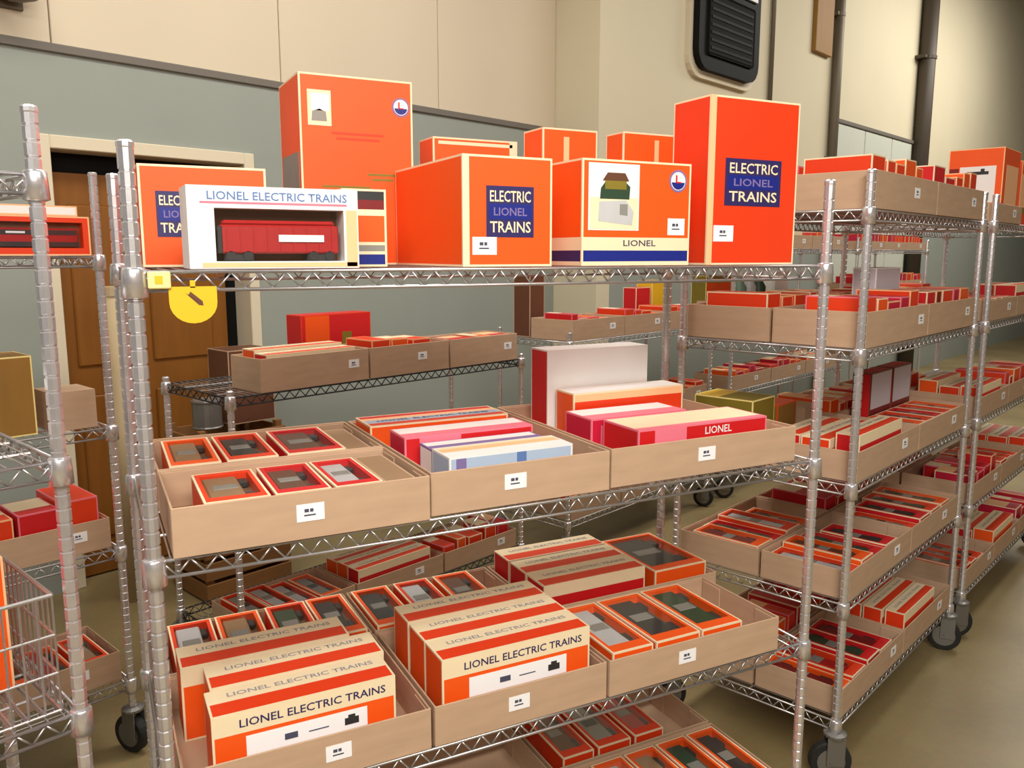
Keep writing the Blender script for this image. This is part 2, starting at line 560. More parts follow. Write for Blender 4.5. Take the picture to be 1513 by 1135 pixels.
def rack(label, fr, L, D, decks, ztop, wire='steel_wire'):
    o = thing('wire_rack', label, 'shelving rack', fr.pt(0, 0, 0), fr.r, 'chrome wire shelving racks')
    z0 = 0.165
    low = 0.0
    for i, (x, y) in enumerate(((0, 0), (L, 0), (L, D), (0, D))):
        obj('post', post_mesh(ztop - z0, low), o, (x, y, z0))
        caster(o, x, y, [-0.9, -1.25, 1.2, -0.6][i])
    for z in decks:
        s = obj('shelf', truss_mesh(L, D, wire), o, (0, 0, z))
        d = obj('deck_wires', deck_mesh(L, D), s); d['kind'] = 'stuff'
        for x, y in ((0, 0), (L, 0), (L, D), (0, D)):
            obj('collar', collar_mesh(), s, (x, y, 0))
    return o

FM = Frame(0, 0, 0)
FA = Frame(-0.13, 0.12, 20)
FA.o = FA.o - FA.u * 1.22
FB = Frame(0.357, 1.561, 20)
FC = Frame(1.95, 0.24, 20)
FD = Frame(3.245, 0.712, 20)
FF = Frame(-0.027, 1.42, 20)
FF.o = FF.o - FF.u * 1.22
FG = Frame(2.14, 2.21, 20)
FH = Frame(3.76, 2.80, 20)
FI = Frame(5.75, 3.52, 20)
ZI = [1.70, 1.34, 0.80, 0.26]
ZM = [1.635, 1.152, 0.668, 0.20]
ZA = [1.79, 1.315, 0.855, 0.36]
ZB = [1.16, 0.68, 0.22]
ZC = [1.79, 1.38, 0.97, 0.59, 0.20]
ZF = [1.655, 1.12, 0.72, 0.26]
ZG = [1.21, 0.72, 0.24]
ZH = [1.70, 1.24, 0.74, 0.24]
rack('chrome wire rack with a yellow tag hanging from its top shelf', FM, 1.524, 0.61, ZM, 1.835)
rack('chrome wire rack holding a wire basket', FA, 1.22, 0.46, ZA, 1.895)
rack('low wire rack with dark shelves and kraft trays before the grey wall', FB, 1.524, 0.50, ZB, 1.185, 'dark_plastic')
rack('five-shelf chrome wire rack on wheels beside the yellow-tag rack', FC, 1.20, 0.60, ZC, 1.90)
rack('aisle wire rack topped by a white picture carton', FD, 1.524, 0.60, ZC, 1.90)
rack('chrome wire rack in front of the brown door', FF, 1.22, 0.46, ZF, 1.905)
rack('wire rack with a yellow carton behind the five-shelf rack', FG, 1.45, 0.50, ZG, 1.26)
rack('wire rack before the pale wall panels', FH, 1.83, 0.50, ZH, 1.78)

rack('farthest wire rack, before the thick dark wall pipe', FI, 1.83, 0.50, ZI, 1.80)

# ------------------------------------------------------------------ cartons and trays
EDGE = 0.0042
def add_face(b, o, a, c, e, inner, edge, bands=None, hole=None):
    """rectangle at o spanned by a and c (outward = a x c): border e, inner panel, optional bands along c or a recessed window"""
    o, a, c = Vector(o), Vector(a), Vector(c)
    A, C = a.length, c.length
    ua, uc = a / A, c / C
    P = lambda s, t: o + ua * s + uc * t
    R = lambda s0, t0, s1, t1, mi: b.quad(P(s0, t0), P(s1, t0), P(s1, t1), P(s0, t1), mi)
    R(0, 0, A, e, edge); R(0, C - e, A, C, edge); R(0, e, e, C - e, edge); R(A - e, e, A, C - e, edge)
    if hole:
        s0, t0, s1, t1, dep, mw, mf = hole
        R(e, e, A - e, t0, inner); R(e, t1, A - e, C - e, inner)
        R(e, t0, s0, t1, inner); R(s1, t0, A - e, t1, inner)
        n = -ua.cross(uc) * dep
        c4 = [P(s0, t0), P(s1, t0), P(s1, t1), P(s0, t1)]
        for i in range(4):
            p, q = c4[i], c4[(i + 1) % 4]
            b.quad(p, q, q + n, p + n, mw)
        b.quad(*[x + n for x in c4], mf)
    elif bands:
        lo = e
        for t1, mi in bands:
            t1 = min(t1 * C, C - e)
            R(e, lo, A - e, t1, mi); lo = t1
    else:
        R(e, e, A - e, C - e, inner)

def carton_mesh(w, d, h, main, edge='cream', top=None, front=None, left=None, e=EDGE, win=None, extra=()):
    """closed card box, base-centred. top/front/left: None or bands [(fraction, material)]; win: ('top'|'front', hole in metres)"""
    key = ('carton', round(w, 3), round(d, 3), round(h, 3), main, edge, repr(top), repr(front), repr(left), e, repr(win))
    def make():
        mats = [main, edge, 'window_floor']
        def mi(m):
            if m not in mats:
                mats.append(m)
            return mats.index(m)
        cv = lambda bands: [(t, mi(m)) for t, m in bands] if bands else None
        hole = lambda f: (*win[1], 0, 2) if (win and win[0] == f) else None
        b = MB()
        X, Y = w / 2, d / 2
        add_face(b, (-X, -Y, 0), (w, 0, 0), (0, 0, h), e, 0, 1, cv(front), hole('front'))
        add_face(b, (X, Y, 0), (-w, 0, 0), (0, 0, h), e, 0, 1)
        add_face(b, (-X, Y, 0), (0, -d, 0), (0, 0, h), e, 0, 1, cv(left))
        add_face(b, (X, -Y, 0), (0, d, 0), (0, 0, h), e, 0, 1, cv(left))
        add_face(b, (-X, -Y, h), (w, 0, 0), (0, d, 0), e, 0, 1, cv(top), hole('top'))
        add_face(b, (-X, Y, 0), (w, 0, 0), (0, -d, 0), e, 0, 1)
        return b.mesh('carton', mats)
    return cached(key, make)

def car_mesh(l, w, t, m):
    """toy freight car on its side: long axis y, wheels towards +x, thickness t along z"""
    def make():
        b = MB()
        b.bbox(-w * 0.5, -l / 2, 0, w * 0.28, l / 2, t, 0.003, 0)
        b.bbox(-w * 0.36, -l * 0.09, t - 0.001, w * 0.2, l * 0.09, t + 0.0015, 0.001, 1)
        for s in (-1, 1):
            b.bbox(w * 0.28, s * l * 0.33 - l * 0.1, t * 0.1, w * 0.5, s * l * 0.33 + l * 0.1, t * 0.8, 0.002, 2)
        return b.mesh('train_car', [m, 'car_grey' if m != 'car_grey' else 'car_charcoal', 'car_charcoal'])
    return cached(('car', round(l, 3), round(w, 3), round(t, 3), m), make)

def film_mesh(w, d):
    def make():
        b = MB(); b.quad((-w / 2, -d / 2, 0), (w / 2, -d / 2, 0), (w / 2, d / 2, 0), (-w / 2, d / 2, 0))
        return b.mesh('window_film', ['clear_film'])
    return cached(('film', round(w, 3), round(d, 3)), make)

CARS = ['maroon', 'tan', 'charcoal', 'dark_green', 'grey', 'brown', 'bright_red', 'silver']
def window_carton(fr, x0, x1, y0, y1, z0, h, car, label, group, main='orange', jit=0.0, dz=0.0):
    """carton lying with its window up, toy car inside"""
    w, d = x1 - x0, y1 - y0
    o = thing('window_carton', label, 'carton', fr.pt((x0 + x1) / 2, (y0 + y1) / 2, z0 + dz), fr.r + jit, group)
    mx, my0, my1 = 0.012, min(0.035, d * 0.14), 0.016
    if d > w:
        hole = (mx, my0, w - mx, d - my1, 0.022)
        lw, ld = w - 2 * mx, d - my0 - my1
    else:
        hole = (my0, mx, w - my1, d - mx, 0.022)
        lw, ld = w - my0 - my1, d - 2 * mx
    cx = (hole[0] + hole[2]) / 2 - w / 2; cy = (hole[1] + hole[3]) / 2 - d / 2
    obj('carton', carton_mesh(w, d, h, main, win=('top', hole)), o)
    f = obj('window_film', film_mesh(lw, ld), o, (cx, cy, h - 0.0015))
    L, W = (ld, lw) if d > w else (lw, ld)
    obj('train_car', car_mesh(L * 0.95, W * 0.92, 0.016, 'car_' + car), o, (cx, cy, h - 0.0215), (0, 0, 0 if d > w else PI / 2))
    return o

def long_carton(fr, x0, x1, y0, y1, z0, h, label, group, full=False, main='orange', rot=0.0):
    """long upright carton: orange and cream top with title, cream title band over the front, white picture strip"""
    w, d = x1 - x0, y1 - y0
    o = thing('long_carton', label, 'carton', fr.pt((x0 + x1) / 2, (y0 + y1) / 2, z0), fr.r + rot, group)
    obj('carton', carton_mesh(w, d, h, main, top=[(0.48, 'red_orange'), (1, 'cream')], front=[(0.74, main), (1, 'cream')]), o)
    lettering(o, 'LIONEL ELECTRIC TRAINS', (0.02 * w, d * 0.22, h + 0.0006), w * 0.82, d * 0.15, 'ink_soft', 'top')
    if full:
        lettering(o, 'LIONEL ELECTRIC TRAINS', (0.04 * w, -d / 2 - 0.0006, h * 0.86), w * 0.8, h * 0.10, 'navy')
        s = obj('title_strip', plate_mesh(w * 0.66, h * 0.26, 0.001, 'paper'), o, (0.0, -d / 2, h * 0.56))
        m = MB()
        m.box(-w * 0.13, -0.0018, -0.006, -w * 0.06, -0.0011, 0.006)
        m.box(0.0, -0.0018, -0.002, w * 0.11, -0.0011, 0.0)
        obj('ink_marks', m.mesh('ink', ['ink']), s)['kind'] = 'stuff'
        t = MB()
        t.box(w * 0.20, -0.0018, -0.008, w * 0.28, -0.0011, 0.006)
        t.box(w * 0.22, -0.0018, 0.006, w * 0.26, -0.0011, 0.012)
        obj('train_picture', t.mesh('pic', ['car_charcoal']), s)
    return o

def plain_carton(fr, x0, x1, y0, y1, z0, h, label, group=None, main='orange', edge='cream', top=None, front=None, left=None, rot=0.0, name='carton_box'):
    w, d = x1 - x0, y1 - y0
    o = thing(name, label, 'carton', fr.pt((x0 + x1) / 2, (y0 + y1) / 2, z0), fr.r + rot, group)
    obj('carton', carton_mesh(w, d, h, main, edge, top, front, left), o)
    return o

TT = 0.004
def tray(fr, x0, x1, y0, y1, z, h, label, group, stick=None, side_stick=False):
    w, d = x1 - x0, y1 - y0
    o = thing('kraft_tray', label, 'tray', fr.pt((x0 + x1) / 2, (y0 + y1) / 2, z), fr.r, group)
    X, Y = w / 2, d / 2
    def bot():
        b = MB(); b.box(-X + TT, -Y + TT, 0, X - TT, Y - TT, TT); return b.mesh('tray_bottom', ['kraft'])
    def wx():
        b = MB(); b.bbox(-X, -TT / 2, 0, X, TT / 2, h, 0.0012); b.bbox(-X + TT, TT * 0.5 - 0.001, 0.012, X - TT, TT * 0.5 + 0.002, h - 0.004, 0.0008); return b.mesh('tray_wall', ['kraft'])
    def wy():
        b = MB(); b.bbox(-TT / 2, -Y + TT, 0, TT / 2, Y - TT, h, 0.0012)
        for s in (-1, 1):
            b.bbox(-TT / 2 - 0.0022, s * (Y - 0.045) - 0.035, 0.004, -TT / 2 + 0.001, s * (Y - 0.045) + 0.035, h - 0.008, 0.0006)
        return b.mesh('tray_wall', ['kraft'])
    k = (round(w, 3), round(d, 3), round(h, 3))
    obj('tray_bottom', cached(('tb', k), bot), o)
    obj('tray_wall', cached(('tx', k), wx), o, (0, -Y + TT / 2, 0))
    obj('tray_wall', cached(('tx', k), wx), o, (0, Y - TT / 2, 0), (0, 0, PI))
    obj('tray_wall', cached(('ty', k), wy), o, (X - TT / 2, 0, 0))
    obj('tray_wall', cached(('ty', k), wy), o, (-X + TT / 2, 0, 0), (0, 0, PI))
    if stick is not None:
        sticker(o, (stick - (x0 + x1) / 2, -Y, h * 0.56))
    return o

# ---- the big cartons on the top shelf of the yellow-tag rack
Z0 = ZM[0] + 0.001
def logo_plate(o, c, w, h):
    p = obj('logo_plate', plate_mesh(w, h, 0.0008, 'navy'), o, c)
    obj('logo_band', plate_mesh(w * 0.90, h * 0.30, 0.0004, 'blue'), p, (0, -0.0008, 0))
    lettering(p, 'ELECTRIC', (0, -0.0016, h * 0.30), w * 0.86, h * 0.22, 'cream')
    lettering(p, 'LIONEL', (0, -0.0016, 0), w * 0.70, h * 0.16, 'violet')
    lettering(p, 'TRAINS', (0, -0.0016, -h * 0.30), w * 0.86, h * 0.22, 'cream')

def emblem(o, c, r):
    e = obj('round_emblem', shape_plate(ellipse(r, r), 0.0008, 'violet'), o, c)
    obj('emblem_ring', shape_plate(ellipse(r * 0.82, r * 0.82), 0.0004, 'white_card'), e, (0, -0.0008, 0))
    obj('emblem_base', shape_plate(ellipse(r * 0.75, r * 0.75, 14, PI * 1.05, PI * 1.95), 0.0004, 'blue'), e, (0, -0.0012, 0))
    lettering(e, 'L', (0, -0.002, r * 0.18), r * 0.6, r * 0.7, 'red')

# orange carton half hidden by the white window carton
x0, x1, y0, h = 0.030, 0.262, 0.26, 0.19
o = plain_carton(FM, x0, x1, y0, 0.58, Z0, h, 'orange carton with blue logo standing behind the white window carton', main='orange')
logo_plate(o, (-0.045, -0.16, h * 0.52), 0.085, 0.085)

# white window carton with the red freight car
x0, x1, y0, y1, h = 0.086, 0.372, 0.012, 0.115, 0.136
w, d = x1 - x0, y1 - y0
o = thing('window_carton', 'white window carton showing a red freight car on top wire shelf', 'carton', FM.pt((x0 + x1) / 2, (y0 + y1) / 2, Z0))
obj('carton', carton_mesh(w, d, h, 'white_card', 'white_card', top=[(1, 'white_card')], win=('front', (0.042, 0.012, w - 0.026, 0.100, 0.05))), o)
b = MB(); b.quad((-w / 2 + 0.042, 0, 0.012), (w / 2 - 0.026, 0, 0.012), (w / 2 - 0.026, 0, 0.1), (-w / 2 + 0.042, 0, 0.1))
obj('window_film', b.mesh('film', ['clear_film']), o, (0, -d / 2 + 0.002, 0))
lettering(o, 'LIONEL ELECTRIC TRAINS', (0.006, -d / 2 - 0.0006, h * 0.885), w * 0.82, 0.014, 'ink_blue', name='title_lettering')
obj('pink_rule', plate_mesh(w * 0.86, 0.0035, 0.0006, 'pink'), o, (0, -d / 2, h * 0.80))
obj('peach_edge', plate_mesh(w * 0.92, 0.008, 0.0006, 'peach'), o, (0.008, -d / 2, 0.006))
obj('peach_edge', plate_mesh(0.020, h * 0.72, 0.0006, 'peach'), o, (w / 2 - 0.012, -d / 2, h * 0.38))
b = MB()
cw = w - 0.068
b.bbox(-cw / 2 + 0.008, -0.018, 0.024, cw / 2 - 0.008, 0.018, 0.072, 0.003)
b.bbox(-cw / 2 + 0.012, -0.014, 0.070, cw / 2 - 0.012, 0.014, 0.080, 0.005)
b.bbox(-cw / 2 + 0.004, -0.0205, 0.0245, -cw / 2 + 0.012, 0.0, 0.07, 0.001, 1)
for k in range(9):
    x = -cw / 2 + 0.02 + k * (cw - 0.04) / 8
    b.box(x - 0.0012, -0.0195, 0.026, x + 0.0012, -0.0175, 0.070, 0)
for s in (-1, 1):
    b.bbox(s * cw * 0.32 - 0.024, -0.016, 0.0115, s * cw * 0.32 + 0.024, 0.016, 0.024, 0.002, 1)
    for q in (-1, 1):
        b.lathe([(0.008, -0.018), (0.008, 0.018)], 12, 1, 'y', (s * cw * 0.32 + q * 0.014, 0, 0.0205))
b.box(-cw * 0.02, -0.0206, 0.044, cw * 0.34, -0.0196, 0.056, 2)
obj('train_car', b.mesh('car', ['car_bright_red', 'car_charcoal', 'paper']), o, (0.008, -d / 2 + 0.026, 0.001))

# tall orange carton with small picture
x0, x1, y0, h = 0.368, 0.627, 0.41, 0.412
o = plain_carton(FM, x0, x1, y0, 0.605, Z0, h, 'tall orange carton with a small square picture on the top shelf', main='orange')
w, d = x1 - x0, 0.195
p = obj('picture_print', plate_mesh(0.052, 0.075, 0.0008, 'cream'), o, (-w / 2 + 0.044, -d / 2, h - 0.072))
obj('picture_sky', plate_mesh(0.040, 0.036, 0.0004, 'paper'), p, (0.002, -0.0008, 0.012))
obj('picture_tower', shape_plate([(-0.018, -0.028), (0.016, -0.028), (0.014, -0.008), (0, -0.002), (-0.016, -0.008)], 0.0004, 'car_grey'), p, (0, -0.0008, 0))
emblem(o, (w / 2 - 0.028, -d / 2, h - 0.058), 0.021)
for i, (cx, cz, ww) in enumerate(((0.0, 0.70, 0.12), (-0.03, 0.42, 0.11), (0.055, 0.49, 0.07))):
    for k in range(2):
        obj('caption_line', plate_mesh(ww - 0.02 * k, 0.005, 0.0005, ['red_orange', 'olive', 'olive'][i]), o, (cx, -d / 2, h * cz - k * 0.011))
for s in (-1, 1):
    q = MB(); q.box(-0.0008, -0.08, 0.02, 0, 0.08, h * 0.60)
    obj('side_print', q.mesh('side', ['car_grey']), o, (-w / 2 if s < 0 else w / 2 + 0.0008, 0, 0))

# slim carton with blue foot band between the white and the cubic cartons
x0, x1, y0, h = 0.376, 0.464, 0.128, 0.148
o = plain_carton(FM, x0, x1, y0, 0.28, Z0, h, 'small orange carton with blue foot band squeezed behind white window carton', main='orange',
                 front=[(0.16, 'blue'), (0.20, 'cream'), (0.28, 'car_grey'), (0.32, 'cream'), (0.66, 'orange'), (0.74, 'cream'), (0.86, 'maroon_print' if False else 'car_maroon'), (1, 'car_charcoal')])

# cubic orange carton
x0, x1, y0, h = 0.580, 0.776, 0.022, 0.212
o = plain_carton(FM, x0, x1, y0, 0.402, Z0, h, 'cubic orange carton with blue logo plate on the top shelf', main='orange')
w, d = x1 - x0, 0.38
obj('corner_tape', plate_mesh(0.014, h, 0.0006, 'cream'), o, (-w / 2 + 0.007, -d / 2, h / 2))
logo_plate(o, (0.004, -d / 2, h * 0.50), 0.104, 0.098)
sticker(o, (-w / 2 + 0.046, -d / 2, 0.040), 0.052, 0.034)

# carton with building picture and blue foot band
x0, x1, y0, h = 0.858, 1.140, 0.04, 0.220
o = plain_carton(FM, x0, x1, y0, 0.235, Z0, h, 'orange carton with building picture and blue foot band on top shelf', main='red_orange',
                 front=[(0.04, 'cream'), (0.145, 'blue'), (0.165, 'cream'), (0.27, 'cream'), (1, 'orange')],
                 left=[(0.04, 'cream'), (0.145, 'navy'), (0.165, 'cream'), (0.27, 'cream'), (1, 'orange')])
w, d = x1 - x0, 0.195
Y = -d / 2
p = obj('picture_print', plate_mesh(0.128, 0.138, 0.0008, 'white_card'), o, (-0.062, Y, h * 0.65))
obj('picture_ground', plate_mesh(0.120, 0.066, 0.0004, 'cream'), p, (0, -0.0008, -0.034))
obj('picture_foliage', shape_plate([(-0.036, -0.004), (0.038, -0.004), (0.040, 0.022), (0.030, 0.030), (-0.024, 0.030), (-0.034, 0.018)], 0.0004, 'car_dark_green'), p, (0, -0.0012, 0))
obj('picture_wall', shape_plate([(-0.024, 0.016), (0.030, 0.016), (0.030, 0.036), (-0.024, 0.036)], 0.0004, 'olive'), p, (0, -0.0016, 0))
obj('picture_roof', shape_plate([(-0.030, 0.034), (0.036, 0.034), (0.026, 0.050), (-0.018, 0.050)], 0.0004, 'car_brown'), p, (0, -0.002, 0))
obj('picture_base', shape_plate([(-0.040, -0.050), (0.046, -0.058), (0.050, -0.030), (0.030, -0.006), (-0.038, -0.010)], 0.0004, 'car_silver'), p, (0, -0.0012, 0))
obj('picture_door', shape_plate([(0.014, -0.036), (0.034, -0.038), (0.034, -0.014), (0.014, -0.014)], 0.0004, 'car_grey'), p, (0, -0.0016, 0))
emblem(o, (w / 2 - 0.036, Y, h - 0.038), 0.024)
lettering(o, 'LIONEL', (0.006, Y - 0.0006, h * 0.217), 0.085, 0.013, 'ink')
sticker(o, (w / 2 - 0.038, Y, h * 0.38), 0.046, 0.036)

# tall orange-red carton at the end
x0, x1, y0, h = 1.185, 1.452, 0.035, 0.372
o = plain_carton(FM, x0, x1, y0, 0.165, Z0, h, 'tall red-orange carton with blue logo plate at the top shelf end', main='red_orange')
w, d = x1 - x0, 0.13
obj('corner_tape', plate_mesh(0.016, h, 0.0006, 'peach'), o, (-w / 2 + 0.008, -d / 2, h / 2))
logo_plate(o, (-0.002, -d / 2, h * 0.50), 0.168, 0.105)
sticker(o, (-w / 2 + 0.048, -d / 2, h * 0.19), 0.058, 0.036)

# back row on the top shelf
o = plain_carton(FM, 0.715, 0.948, 0.505, 0.60, Z0, 0.310, 'wide orange carton with cream rim behind the cubic orange carton', main='orange')
obj('rim_band', plate_mesh(0.205, 0.008, 0.0006, 'cream'), o, (0, -0.0475, 0.297))
obj('corner_tape', plate_mesh(0.02, 0.31, 0.0006, 'cream'), o, (0.104, -0.0475, 0.155))
o = plain_carton(FM, 0.965, 1.125, 0.40, 0.50, Z0, 0.335, 'upright orange carton behind the carton with building picture', main='orange')
obj('print_stripe', plate_mesh(0.016, 0.30, 0.0006, 'peach'), o, (-0.012, -0.05, 0.165))
o = plain_carton(FM, 1.205, 1.380, 0.40, 0.48, Z0, 0.340, 'upright orange carton standing behind the tall red-orange carton', main='orange')
obj('print_stripe', plate_mesh(0.014, 0.31, 0.0006, 'peach'), o, (0.02, -0.04, 0.168))

# yellow hanging tag on the top shelf's front
o = thing('hanging_tag', 'round yellow tag with dark mark hanging from the top wire shelf', 'tag', (0.086, -0.0068, 1.608))
pts = [(-0.037, 0.0), (0.037, 0.0)] + [(0.037 * math.cos(a), -0.026 + 0.034 * math.sin(a)) for a in [-PI * k / 12 for k in range(0, 13)]]
obj('tag_disc', shape_plate([(x, z) for x, z in pts][::-1], 0.002, 'yellow'), o)
obj('tag_mark', shape_plate([(-0.008, -0.014), (-0.012, -0.010), (0.008, -0.030), (0.015, -0.031), (0.014, -0.024), (-0.004, -0.008)], 0.0006, 'car_brown'), o, (0, -0.002, 0))
b = MB(); b.box(-0.004, -0.002, -0.002, 0.004, 0.0, 0.010); obj('tag_hook', b.mesh('hook', ['yellow']), o)
o = thing('price_clip', 'pale yellow clip on the top wire shelf beside the round tag', 'clip', (0.036, -0.0068, 1.605))
b = MB(); b.bbox(-0.017, -0.008, 0, 0.017, 0, 0.028, 0.002); obj('clip_body', b.mesh('clip', ['pale_yellow']), o)
b = MB(); b.box(-0.007, -0.0088, 0.008, 0.005, -0.0079, 0.021); obj('clip_label', b.mesh('clip', ['yellow']), o)

# ---- trays on the middle shelf
MS = 'middle shelf of yellow-tag rack'
Z1 = ZM[1] + 0.001
TH = 0.088
tray(FM, 0.030, 0.492, -0.012, 0.262, Z1, TH, 'kraft tray of red window cartons, front of the middle shelf beside the post', None, 0.262)
tray(FM, 0.030, 0.492, 0.272, 0.575, Z1, TH, 'kraft tray of window cartons, back of the middle shelf behind another tray', None)
tray(FM, 0.500, 0.915, 0.004, 0.575, Z1, TH, 'deep kraft tray with pale blue carton on the middle shelf', None, 0.685)
tray(FM, 0.925, 1.470, 0.012, 0.580, Z1, TH, 'deep kraft tray with a tall white carton on the middle shelf', None, 1.19)
zt = Z1 + TT + 0.0005
g = 'window cartons in the front middle-shelf tray'
for (a, c, car, mc) in ((0.085, 0.197, 'tan', 'red_orange'), (0.206, 0.306, 'brown', 'red'), (0.312, 0.402, 'silver', 'red')):
    window_carton(FM, a, c, 0.0, 0.205, zt, 0.082, car, 'red-orange window carton with %s car, front tray of middle shelf by the post' % car, g, mc, jit=rng.uniform(-.015, .015), dz=0)
plain_carton(FM, 0.412, 0.476, 0.02, 0.23, zt, 0.074, 'plain brown carton beside red window cartons, front tray of middle shelf', None, 'kraft_dark', 'kraft')
g = 'window cartons in the back middle-shelf tray'
for (a, c, car, mc) in ((0.056, 0.156, 'tan', 'orange'), (0.166, 0.270, 'charcoal', 'red_orange'), (0.290, 0.415, 'brown', 'red')):
    window_carton(FM, a, c, 0.295, 0.548, zt, 0.082, car, 'orange window carton with %s car, back tray of middle shelf by the post' % car, g, mc, jit=rng.uniform(-.015, .015))
plain_carton(FM, 0.424, 0.480, 0.30, 0.54, zt, 0.072, 'plain brown carton beside window cartons, back tray of middle shelf', None, 'kraft_dark', 'kraft')
# tray with pale blue carton
o = plain_carton(FM, 0.512, 0.880, 0.425, 0.548, zt, 0.096, 'orange and white striped long carton behind the pink-ended carton', None, 'orange', 'cream', top=[(0.25, 'red_orange'), (0.55, 'pale_blue'), (0.75, 'peach'), (1, 'red')])
lettering(o, 'LIONEL ELECTRIC TRAINS', (0, -0.01, 0.0966), 0.30, 0.016, 'ink', 'top')
o = plain_carton(FM, 0.530, 0.850, 0.235, 0.335, zt, 0.104, 'crimson and pink long carton between pale blue and orange striped cartons', None, 'crimson', 'pink', top=[(0.4, 'pink'), (1, 'white_card')], front=[(0.3, 'violet'), (1, 'red')])
obj('pink_panel', plate_mesh(0.10, 0.045, 0.0008, 'pink'), o, (-0.075, -0.05, 0.078))
o = plain_carton(FM, 0.560, 0.835, 0.148, 0.222, zt, 0.092, 'white carton with violet rim between crimson and pale blue cartons', None, 'white_card', 'violet', top=[(0.5, 'violet'), (1, 'white_card')])
o = plain_carton(FM, 0.556, 0.845, 0.045, 0.138, zt, 0.098, 'pale blue carton with white edges in the deep tray', None, 'pale_blue', 'white_card', top=[(0.5, 'white_card'), (0.8, 'peach'), (1, 'cream')])
obj('grey_stripe', plate_mesh(0.022, 0.09, 0.0008, 'ink_blue'), o, (0.02, -0.0465, 0.049))
obj('grey_stripe', plate_mesh(0.022, 0.09, 0.0008, 'violet'), o, (-0.118, -0.0465, 0.049))
# tray with tall white carton
o = plain_carton(FM, 1.000, 1.322, 0.430, 0.520, zt, 0.252, 'tall white-faced carton with red side rising out of a tray', None, 'red', 'white_card', front=[(1, 'white_card')], top=[(1, 'white_card')])
o = plain_carton(FM, 1.020, 1.370, 0.330, 0.418, zt, 0.150, 'orange-fronted carton before the tall white carton', None, 'orange', 'cream', top=[(1, 'white_card')], front=[(0.2, 'cream'), (0.85, 'red_orange'), (1, 'peach')])
o = plain_carton(FM, 0.985, 1.270, 0.190, 0.310, zt, 0.112, 'red and pink carton with pale top between orange-fronted and red-fronted cartons', None, 'crimson', 'pink', top=[(0.4, 'pink'), (1, 'white_card')])
obj('pink_panel', plate_mesh(0.09, 0.07, 0.0008, 'pink'), o, (-0.07, -0.06, 0.06))
o = plain_carton(FM, 1.010, 1.392, 0.034, 0.175, zt, 0.112, 'red-fronted carton with pale cream top at the front of its tray', None, 'red', 'pink', top=[(0.15, 'pink'), (1, 'cream')], front=[(1, 'red')])
obj('pink_panel', plate_mesh(0.09, 0.06, 0.0008, 'pink'), o, (-0.10, -0.0705, 0.078))
lettering(o, 'LIONEL', (0.04, -0.0711, 0.094), 0.08, 0.018, 'white_card')

# ---- trays on the lower shelf
Z2 = ZM[2] + 0.001
zt = Z2 + TT + 0.0005
tray(FM, 0.020, 0.490, -0.004, 0.372, Z2, TH, 'kraft tray with three long cartons on the lower shelf beside the post', None, 0.300)
tray(FM, 0.498, 0.912, -0.004, 0.372, Z2, TH, 'kraft tray with three long cartons in the middle of the lower shelf', None, 0.690)
tray(FM, 0.920, 1.430, -0.004, 0.292, Z2, TH, 'kraft tray of window cartons, front of the lower shelf', None, 1.14)
tray(FM, 0.030, 0.490, 0.382, 0.640, Z2, TH, 'kraft tray of window cartons behind the three long cartons by the post', None)
tray(FM, 0.498, 0.912, 0.382, 0.640, Z2, TH, 'kraft tray of window cartons behind the middle long cartons', None)
tray(FM, 0.920, 1.490, 0.302, 0.640, Z2, TH, 'kraft tray of long cartons, back of the lower shelf', None, None)
for i, (y0, sx) in enumerate(((0.020, 0.0), (0.128, 0.012), (0.240, -0.030))):
    nm = ['front', 'middle', 'rearmost'][i]
    long_carton(FM, 0.076 + sx, 0.424 + sx, y0, y0 + 0.100, zt, 0.160, '%s long orange carton with title strip, tray beside the lower-shelf post' % nm, 'long cartons in the lower-shelf tray by the post', True)
for i, y0 in enumerate((0.020, 0.118, 0.222)):
    nm = ['front', 'middle', 'rearmost'][i]
    long_carton(FM, 0.524, 0.880, y0, y0 + 0.094, zt, 0.166, '%s long orange carton with title strip, middle tray of the lower shelf' % nm, 'long cartons in the middle lower-shelf tray', True)
g = 'window cartons at the front of the lower shelf'
for a, c, car in ((0.940, 1.052, 'silver'), (1.060, 1.190, 'charcoal'), (1.198, 1.322, 'dark_green')):
    window_carton(FM, a, c, 0.012, 0.270, zt, 0.090, car, 'orange window carton with %s car, front tray of lower shelf' % car.replace('_', ' '), g, 'orange', jit=rng.uniform(-.012, .012))
g = 'window cartons in the lower-shelf back tray by the post'
for a, c, car in ((0.050, 0.150, 'silver'), (0.158, 0.262, 'tan'), (0.280, 0.380, 'dark_green'), (0.386, 0.482, 'charcoal')):
    window_carton(FM, a, c, 0.396, 0.630, zt, 0.088, car, 'window carton with %s car behind the long cartons by the post, lower shelf' % car.replace('_', ' '), g, rng.choice(['orange', 'red_orange']), jit=rng.uniform(-.01, .01))
g = 'window cartons in the middle back tray of the lower shelf'
for a, c, car in ((0.508, 0.608, 'charcoal'), (0.626, 0.724, 'silver'), (0.742, 0.846, 'brown')):
    window_carton(FM, a, c, 0.396, 0.630, zt, 0.088, car, 'window carton with %s car, lower shelf behind the middle long cartons' % car, g, rng.choice(['orange', 'red_orange']), jit=rng.uniform(-.01, .01))
for i, y0 in enumerate((0.335, 0.437, 0.539)):
    nm = ['front', 'middle', 'rearmost'][i]
    long_carton(FM, 0.940, 1.262, y0, y0 + 0.094, zt, 0.130, '%s of three long red-striped cartons beside flat window carton, lower shelf' % nm, 'long cartons at the back of the lower shelf', False, 'red')
window_carton(FM, 1.290, 1.470, 0.325, 0.600, zt, 0.112, 'charcoal', 'wide orange window carton with charcoal car beside long cartons, lower shelf', None, 'orange')

